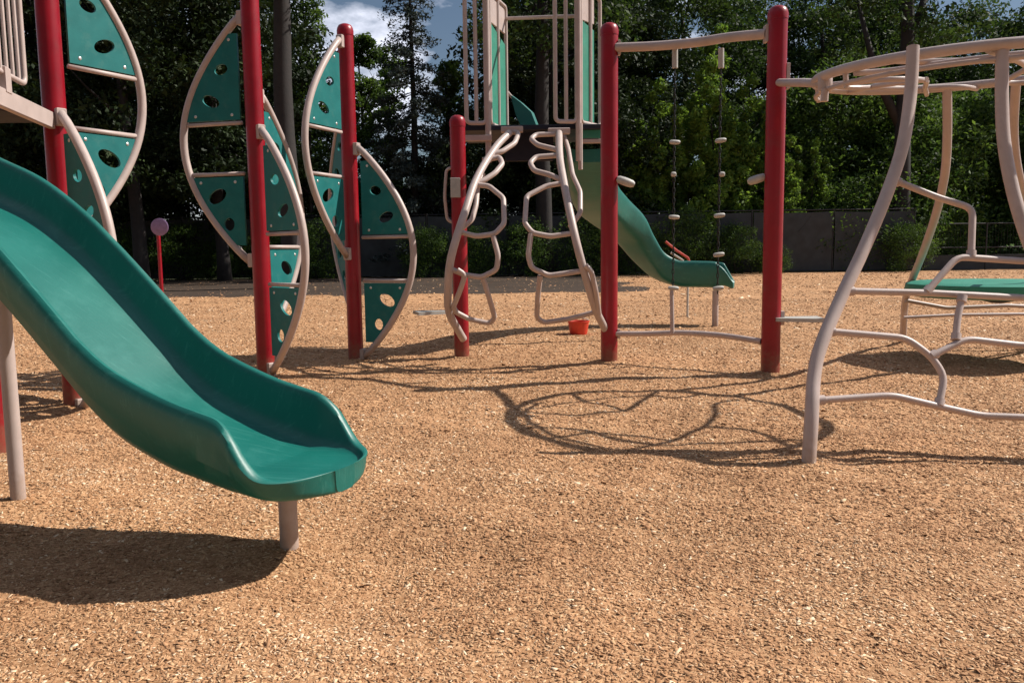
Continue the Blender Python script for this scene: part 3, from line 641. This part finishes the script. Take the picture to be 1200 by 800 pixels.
T = thing('low_fence', 'open dark wire fence with a solid base in front of the bright lawn', 'fence', (xw+10, 40.7, 0))
for i in range(8):
    Geo().tube([Vector((xw+.6+i*3, 40.7, -.1)), Vector((xw+.6+i*3, 40.7, 2.3))], .045, 8).put('fence_post', MFPO, T)
Geo().box((xw+11, 40.72, .38), 21.4, .05, .72).put('base_board', MSCR, T, False)
for z_ in (1.1, 2.25): Geo().tube([Vector((xw+.5, 40.7, z_)), Vector((xw+21.8, 40.7, z_))], .03, 6).put('rail', MFPO, T)
g = Geo()
for k in range(150):
    x = xw+.6+k*.143
    g.tube([Vector((x, 40.68, .7)), Vector((x, 40.68, 2.25))], .006, 4, cap=False)
tag(g.put('wire_mesh', MFPO, T), kind='stuff')

# ================================================================ HOUSE glimpsed through the trees
T = thing('pale_house', 'pale house glimpsed between the trees beyond the fence', 'house', (22, 66, 0))
Geo().box((22, 66, 2.9), 9, 7, 5.8).put('wall', MHOUSE, T, False)
Geo().add([(17, 62, 5.8), (27, 62, 5.8), (27, 70, 5.8), (17, 70, 5.8), (17, 66, 8.4), (27, 66, 8.4)], [(0, 1, 5, 4), (2, 3, 4, 5), (1, 2, 5), (3, 0, 4), (3, 2, 1, 0)]).put('roof', MROOF, T, False)
for x in (19.2, 22, 24.8):
    w_ = Geo().box((x, 62.47, 3.6), 1.2, .08, 1.5).put('window', MHOUSE, T, False)
    Geo().box((x, 62.42, 3.6), 1.0, .04, 1.3).put('pane', MWIN, w_, False, origin=parent_origin(T))

# ================================================================ TREES
def leaf_cloud(name, centres, radii, n, size, flat_=.6, shade_mu=.4):
    """n small bent leaves spread through lumpy clumps"""
    k = rng.integers(0, len(centres), n); c = centres[k]; r = radii[k]
    d = rng.normal(0, 1, (n, 3)); d /= np.linalg.norm(d, axis=1)[:, None]
    rad = rng.uniform(.35, 1.0, n)**.6; lum = 1 + .25*np.sin(d[:, 0]*5+c[:, 0]*3)*np.cos(d[:, 1]*4+c[:, 2])
    p = c + d*(r*rad*lum)[:, None]*np.array([1, 1, flat_])
    s = size*rng.uniform(.55, 1.45, n)
    nrm = rng.normal(0, 1, (n, 3)) + np.array([0, 0, .8]); nrm /= np.linalg.norm(nrm, axis=1)[:, None]
    t1 = np.cross(nrm, rng.normal(0, 1, (n, 3))); t1 /= np.linalg.norm(t1, axis=1)[:, None]; t2 = np.cross(nrm, t1)
    a_ = p + t1*s[:, None]; b_ = p + t2*(s*.42)[:, None] + nrm*(s*.15)[:, None]; c_ = p - t1*(s*.9)[:, None]; e_ = p - t2*(s*.42)[:, None] + nrm*(s*.15)[:, None]
    co = np.stack([a_, b_, c_, e_], 1).reshape(-1, 3); fc = np.arange(4*n).reshape(-1, 4)
    base = rng.uniform(0, 1, len(centres))[k]*.45
    return npmesh(name, co, fc, np.clip(base + rng.normal(shade_mu*.6, .16, n), 0, 1))
def crown_big(seed, z0, z1, R, n, size, clumps=90):
    z = rng.uniform(0, 1, clumps); a_ = rng.uniform(0, 2*pi, clumps); prof = np.sin(pi*np.clip(z*.86+.12, 0, 1))**.6
    rr = R*prof*rng.uniform(.25, 1, clumps)**.6
    c = np.stack([rr*np.cos(a_), rr*np.sin(a_), z0+(z1-z0)*z], -1); return leaf_cloud('crown', c, rng.uniform(.7, 1.6, clumps), n, size)
def trunk_mesh(h, r, seed, limbs=9, z0=.35):
    R_ = random.Random(seed); g = Geo(); k = 12; lx = R_.uniform(-.4, .4); ly = R_.uniform(-.4, .4)
    f = lambda t_: Vector((lx*t_*t_+.12*sin(t_*6+seed), ly*t_*t_+.1*sin(t_*5+seed*2), h*t_))
    g.tube([f(i/k)-(Vector((0, 0, .3)) if i == 0 else Vector((0, 0, 0))) for i in range(k+1)], r, 14, rs=[r*(1.25 if i == 0 else 1)*(1-.72*i/k) for i in range(k+1)])
    for j in range(limbs):
        t_ = z0+(.95-z0)*j/limbs; a_ = R_.uniform(0, 2*pi); L_ = R_.uniform(1.8, 3.6)*(1.15-t_*.6); p = f(t_)
        q = [p + Vector((cos(a_)*L_*s_, sin(a_)*L_*s_, L_*(.35*s_+.25*s_*s_))) for s_ in (0, .35, .7, 1)]
        g.tube(q, r, 7, rs=[r*.30, r*.22, r*.13, r*.05])
    return mesh('trunk', g.v, g.f)
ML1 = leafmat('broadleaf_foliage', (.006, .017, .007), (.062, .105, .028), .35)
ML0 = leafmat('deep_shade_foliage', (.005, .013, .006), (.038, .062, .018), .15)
ML2 = leafmat('fresh_green_foliage', (.035, .085, .016), (.21, .32, .07), .52)
ML3 = leafmat('spruce_foliage', (.018, .030, .030), (.07, .09, .085), .1)
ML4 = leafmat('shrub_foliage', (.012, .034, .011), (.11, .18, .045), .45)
big = [crown_big(i, 4.0, 17.5, 4.6, 26000, .14, 110) for i in range(2)]
low = [crown_big(i+5, 1.2, 8.5, 3.4, 17000, .12, 70) for i in range(2)]
def spire(n, size, h=9.2):
    cs, rr = [], []
    for (ox, oy, hh) in ((0, 0, 1), (.75, .2, .8), (-.8, -.1, .86), (.3, -.6, .66), (-.35, .5, .72)):
        for j in range(15):
            z_ = h*hh*(.12+.88*j/15); R_ = .75*(1-.8*j/15)+.1; a_ = rng.uniform(0, 2*pi)
            cs.append((ox+R_*.8*cos(a_), oy+R_*.8*sin(a_), z_)); rr.append(rng.uniform(.28, .55)*(1-.45*j/15))
    return leaf_cloud('crown', np.array(cs), np.array(rr), n, size, 1.1, .5)
sap = [spire(15000, .10) for i in range(3)]
shr = [crown_big(i+12, .2, 4.2, 2.2, 9000, .085, 40) for i in range(2)]
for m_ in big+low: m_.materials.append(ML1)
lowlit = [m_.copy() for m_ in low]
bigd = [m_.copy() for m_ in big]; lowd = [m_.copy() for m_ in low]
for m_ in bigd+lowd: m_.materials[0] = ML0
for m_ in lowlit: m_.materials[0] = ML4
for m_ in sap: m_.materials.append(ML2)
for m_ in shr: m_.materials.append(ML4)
tk = [trunk_mesh(15, .34, 1), trunk_mesh(15.5, .30, 2)]; tks = [trunk_mesh(7.5, .14, 3, 7, .2), trunk_mesh(7.0, .13, 4, 7, .2)]; tkx = [trunk_mesh(7.6, .06, 5, 6, .15), trunk_mesh(3.4, .05, 6, 6, .1)]
for m_ in tk+tks+tkx: m_.materials.append(MBARK)
def tree(name, label, cat, group, x, y, crown, trunk, s=1.0, z=0, rz=None):
    T = thing(name, label, cat, (x, y, z), group); T.scale = (s, s, s*random.uniform(.94, 1.06)); T.rotation_euler.z = random.uniform(0, 6.28) if rz is None else rz
    link('trunk', trunk, T); link('crown', crown, T); return T
def where(px):
    for lim, w_ in ((-40, 'beyond the left edge'), (45, 'behind the play platform'), (110, 'behind the leaf climber nearest the platform'), (185, 'between the first two leaf climbers'), (250, 'over the round lilac sign'), (330, 'behind the middle leaf climber'), (400, 'beside the thick straight trunk'),
                    (505, 'under the sky gap'), (575, 'behind the shortest red post'), (640, 'behind the left half of the tower'), (705, 'behind the right half of the tower'), (765, 'behind the left post of the chain climber'), (835, 'between the two chain ladders'), (890, 'behind the right chain ladder'),
                    (950, 'just right of the tallest post of the chain climber'), (1015, 'left of the forked tree'), (1075, 'behind the forked tree'), (1140, 'over the left end of the bright lawn'), (1215, 'over the middle of the bright lawn'), (9999, 'beyond the right edge')):
        if px < lim: return w_
def pxx(px, d): return (px-600)/970*d
GL = 'tall trees in the dark wood behind the fence'
# tall dark trees, kept out of the sky gap seen between photo columns 395 and 545
spots = [(-60, 34), (70, 37), (165, 34.5), (262, 38), (20, 46), (120, 48), (215, 46), (310, 47), (-120, 50),
         (648, 46), (668, 50), (730, 50), (800, 53), (880, 59), (960, 60), (1040, 59), (1125, 62), (1210, 54), (1300, 47), (655, 58), (700, 60), (850, 63), (1010, 64), (70, 60), (180, 60), (290, 60)]
names = {}
for i, (px, d) in enumerate(spots):
    side = 'left of the sky gap' if px < 400 else 'right of the sky gap'
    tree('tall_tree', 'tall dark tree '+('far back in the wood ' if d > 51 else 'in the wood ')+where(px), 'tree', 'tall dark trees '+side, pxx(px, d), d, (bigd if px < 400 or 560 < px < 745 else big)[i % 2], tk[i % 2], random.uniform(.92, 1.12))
for i, (px, d) in enumerate([(-20, 42.5), (60, 43), (140, 42.6), (225, 43.5), (300, 43), (352, 47), (560, 44), (598, 52), (640, 54), (610, 43), (670, 44), (725, 44.5), (925, 49), (985, 48), (1050, 46.5), (1110, 50), (1165, 52), (1240, 46)]):
    side = 'left of the sky gap' if px < 400 else 'right of the sky gap'
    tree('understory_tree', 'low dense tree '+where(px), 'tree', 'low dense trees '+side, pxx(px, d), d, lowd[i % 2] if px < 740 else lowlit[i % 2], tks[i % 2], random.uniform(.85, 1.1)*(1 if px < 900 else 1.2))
for i, (px, d, s_) in enumerate([(768, 42.2, 1.12), (803, 43.2, 1.0), (836, 42.4, 1.34), (872, 43.4, 1.15), (742, 43.6, .85), (912, 42.3, .90), (950, 43, .75)]):
    tree('young_tree', 'slim bright green young tree '+('set slightly back ' if i in (1, 3) else '')+where(px), 'tree', 'slim bright green young trees', pxx(px, d), d, sap[i % 3], tkx[0], s_)
for i, (px, d, s_) in enumerate([(1000, 42.3, 1.05), (1035, 43, 1.2), (1085, 44, 1.25), (1150, 58, .9), (395, 46, 1.15), (425, 48, 1.25), (455, 47, 1.2), (520, 47, 1.3), (545, 45, 1.0), (1230, 49, 1.2), (375, 44, 1.1), (30, 42, .8), (180, 42, .8), (490, 50, 1.2)]):
    side = 'beside the bright lawn' if px > 900 else ('under the sky gap' if px > 360 else 'behind the left leaf climbers')
    tree('shrub', 'bushy green shrub '+('small and dark ' if s_ < .9 else '')+where(px), 'shrub', 'shrubs '+side, pxx(px, d), d, shr[i % 2], tkx[1], s_)
for i, px in enumerate((1110, 1150, 1190, 1230, 1075, 1270)):
    tree('hedge_tree', ['fourth', 'third', 'second', 'last', 'fifth', 'rightmost'][0] and 'leafy tree at the far edge of the lawn, '+{1075: 'leftmost of them', 1110: 'second from the left', 1150: 'third from the left', 1190: 'third from the right', 1230: 'second from the right', 1270: 'rightmost of them'}[px], 'tree', 'trees at the far edge of the lawn', pxx(px, 92), 92, low[i % 2], tks[i % 2], 1.9, 3.6)
for i, (x, y) in enumerate([(-24, -2), (-27, 9), (-20, -12), (-12, -16), (-3, -18), (6, -17), (14, -15), (22, -14)]):  # unseen trees, added to hold back sky fill on the playground
    tree('tall_tree', 'tall leafy tree added out of view to cut sky light, on the near side of the playground', 'tree', 'unseen trees added on the near side of the playground', x, y, big[i % 2], tk[i % 2], 1.05)
# a few low plants in front of the dark fence
for i, (px, d, s_) in enumerate([(150, 39.6, .52), (215, 39.7, .60), (262, 39.5, .50), (318, 39.8, .55), (372, 39.6, .58), (505, 39.6, .55), (560, 39.6, .50), (620, 39.5, .62), (690, 39.6, .66), (745, 39.7, .60), (800, 39.8, .66), (862, 39.7, .55), (905, 39.8, .34), (1062, 39.8, .5)]):
    tree('low_bush', 'low dark bush '+('(tiny) ' if s_ < .4 else '')+where(px), 'bush', 'low bushes along the fence', pxx(px, d), d, shr[i % 2], tkx[1], s_)
# big straight trunk left of the sky, and the one over the ring climber
def lone(px, d, r, h, label, forks):
    T = thing('big_tree', label, 'tree', (pxx(px, d), d, 0)); g = Geo()
    g.tube([Vector((.05*sin(i*1.3), .05*cos(i), h*i/8-(.3 if i == 0 else 0))) for i in range(9)], r, 18, rs=[r*(1.3 if i == 0 else 1)*(1-.45*i/8) for i in range(9)])
    for (a_, z_, L_) in forks: g.tube([Vector((0, 0, z_)), Vector((cos(a_)*L_*.4, sin(a_)*L_*.3, z_+L_*.8)), Vector((cos(a_)*L_*.7, sin(a_)*L_*.5, z_+L_*1.9))], r, 9, rs=[r*.55, r*.4, r*.2])
    g2 = mesh('trunk', g.v, g.f); link('trunk', g2, T, MBARK)
    cl = 60; a_ = rng.uniform(0, 2*pi, cl); rr = 3.6*rng.uniform(0, 1, cl)**.5
    me = leaf_cloud('crown', np.stack([rr*np.cos(a_), rr*np.sin(a_), rng.uniform(10.5, 17, cl)], -1), rng.uniform(.8, 1.6, cl), 7000, .14); link('crown', me, T, ML1)
lone(344, 29, .40, 14, 'big tree with a thick straight dark trunk between the leaf climbers', [(2.5, 10, 2.2), (.5, 11, 2)])
lone(1052, 41.8, .46, 15, 'forked dark trunked tree rising behind the ring climber', [(2.9, 6.8, 3.4), (.4, 11, 2)])
lone(638, 39.6, .42, 15, 'big tree with a plain grey trunk seen through the looped ladder', [(2.0, 11, 2.4), (.8, 12, 2)])
# sparse broadleaf branches against the sky
def airy(px, d, z0, z1, R_, n, label):
    T = thing('airy_tree', label, 'tree', (pxx(px, d), d, 0)); link('trunk', tks[0], T).scale = (1, 1, z1/8)
    cl = 70; a_ = rng.uniform(0, 2*pi, cl); z_ = rng.uniform(0, 1, cl); rr = R_*rng.uniform(.1, 1, cl)*(1-.75*z_)
    me = leaf_cloud('crown', np.stack([rr*np.cos(a_), rr*np.sin(a_), z0+(z1-z0)*z_], -1), rng.uniform(.35, .8, cl), n, .11); link('crown', me, T, ML4)
airy(432, 46, 2, 12.6, 2.9, 17000, 'airy green tree under the patch of open sky, left of the spruce')
airy(530, 45, 2, 11.2, 2.3, 15000, 'airy green tree against the sky between spruce and tower')
airy(462, 49, 3, 12.8, 2.6, 12000, 'airy green tree close behind the left side of the spruce')
airy(372, 40.5+2, 5, 14.5, 1.9, 7000, 'airy lit green tree beside the thick straight trunk')
# sparse spruce in the sky gap
def spruce():
    T = thing('spruce_tree', 'thin grey green spruce standing against the sky', 'tree', (pxx(489, 42.5), 42.5, 0)); H_ = 15.5
    Geo().tube([Vector((0, 0, -.2)), Vector((0.1, 0, H_*.5)), Vector((0, 0, H_))], .2, 10, rs=[.24, .15, .03]).put('trunk', MBARK, T, origin=(0, 0, 0))
    cs, rr = [], []; g = Geo()
    for i in range(150):
        z_ = 1.2+(H_-1.6)*(i/150)**.95; L_ = (3.3*(1-z_/H_)**.7+.35)*rng.uniform(.55, 1.12); a_ = rng.uniform(0, 2*pi)
        tip = Vector((cos(a_)*L_, sin(a_)*L_, z_-L_*.22)); g.tube([Vector((0, 0, z_)), tip], .02, 4, rs=[.03, .008], cap=False)
        for s_ in np.linspace(.25, 1, max(2, int(L_/.33))): cs.append((cos(a_)*L_*s_, sin(a_)*L_*s_, z_-L_*.22*s_)); rr.append(rng.uniform(.16, .42))
    g.put('branches', MBARK, T, origin=(0, 0, 0))
    me = leaf_cloud('crown', np.array(cs), np.array(rr), 26000, .085, .7); link('crown', me, T, ML3)
spruce()
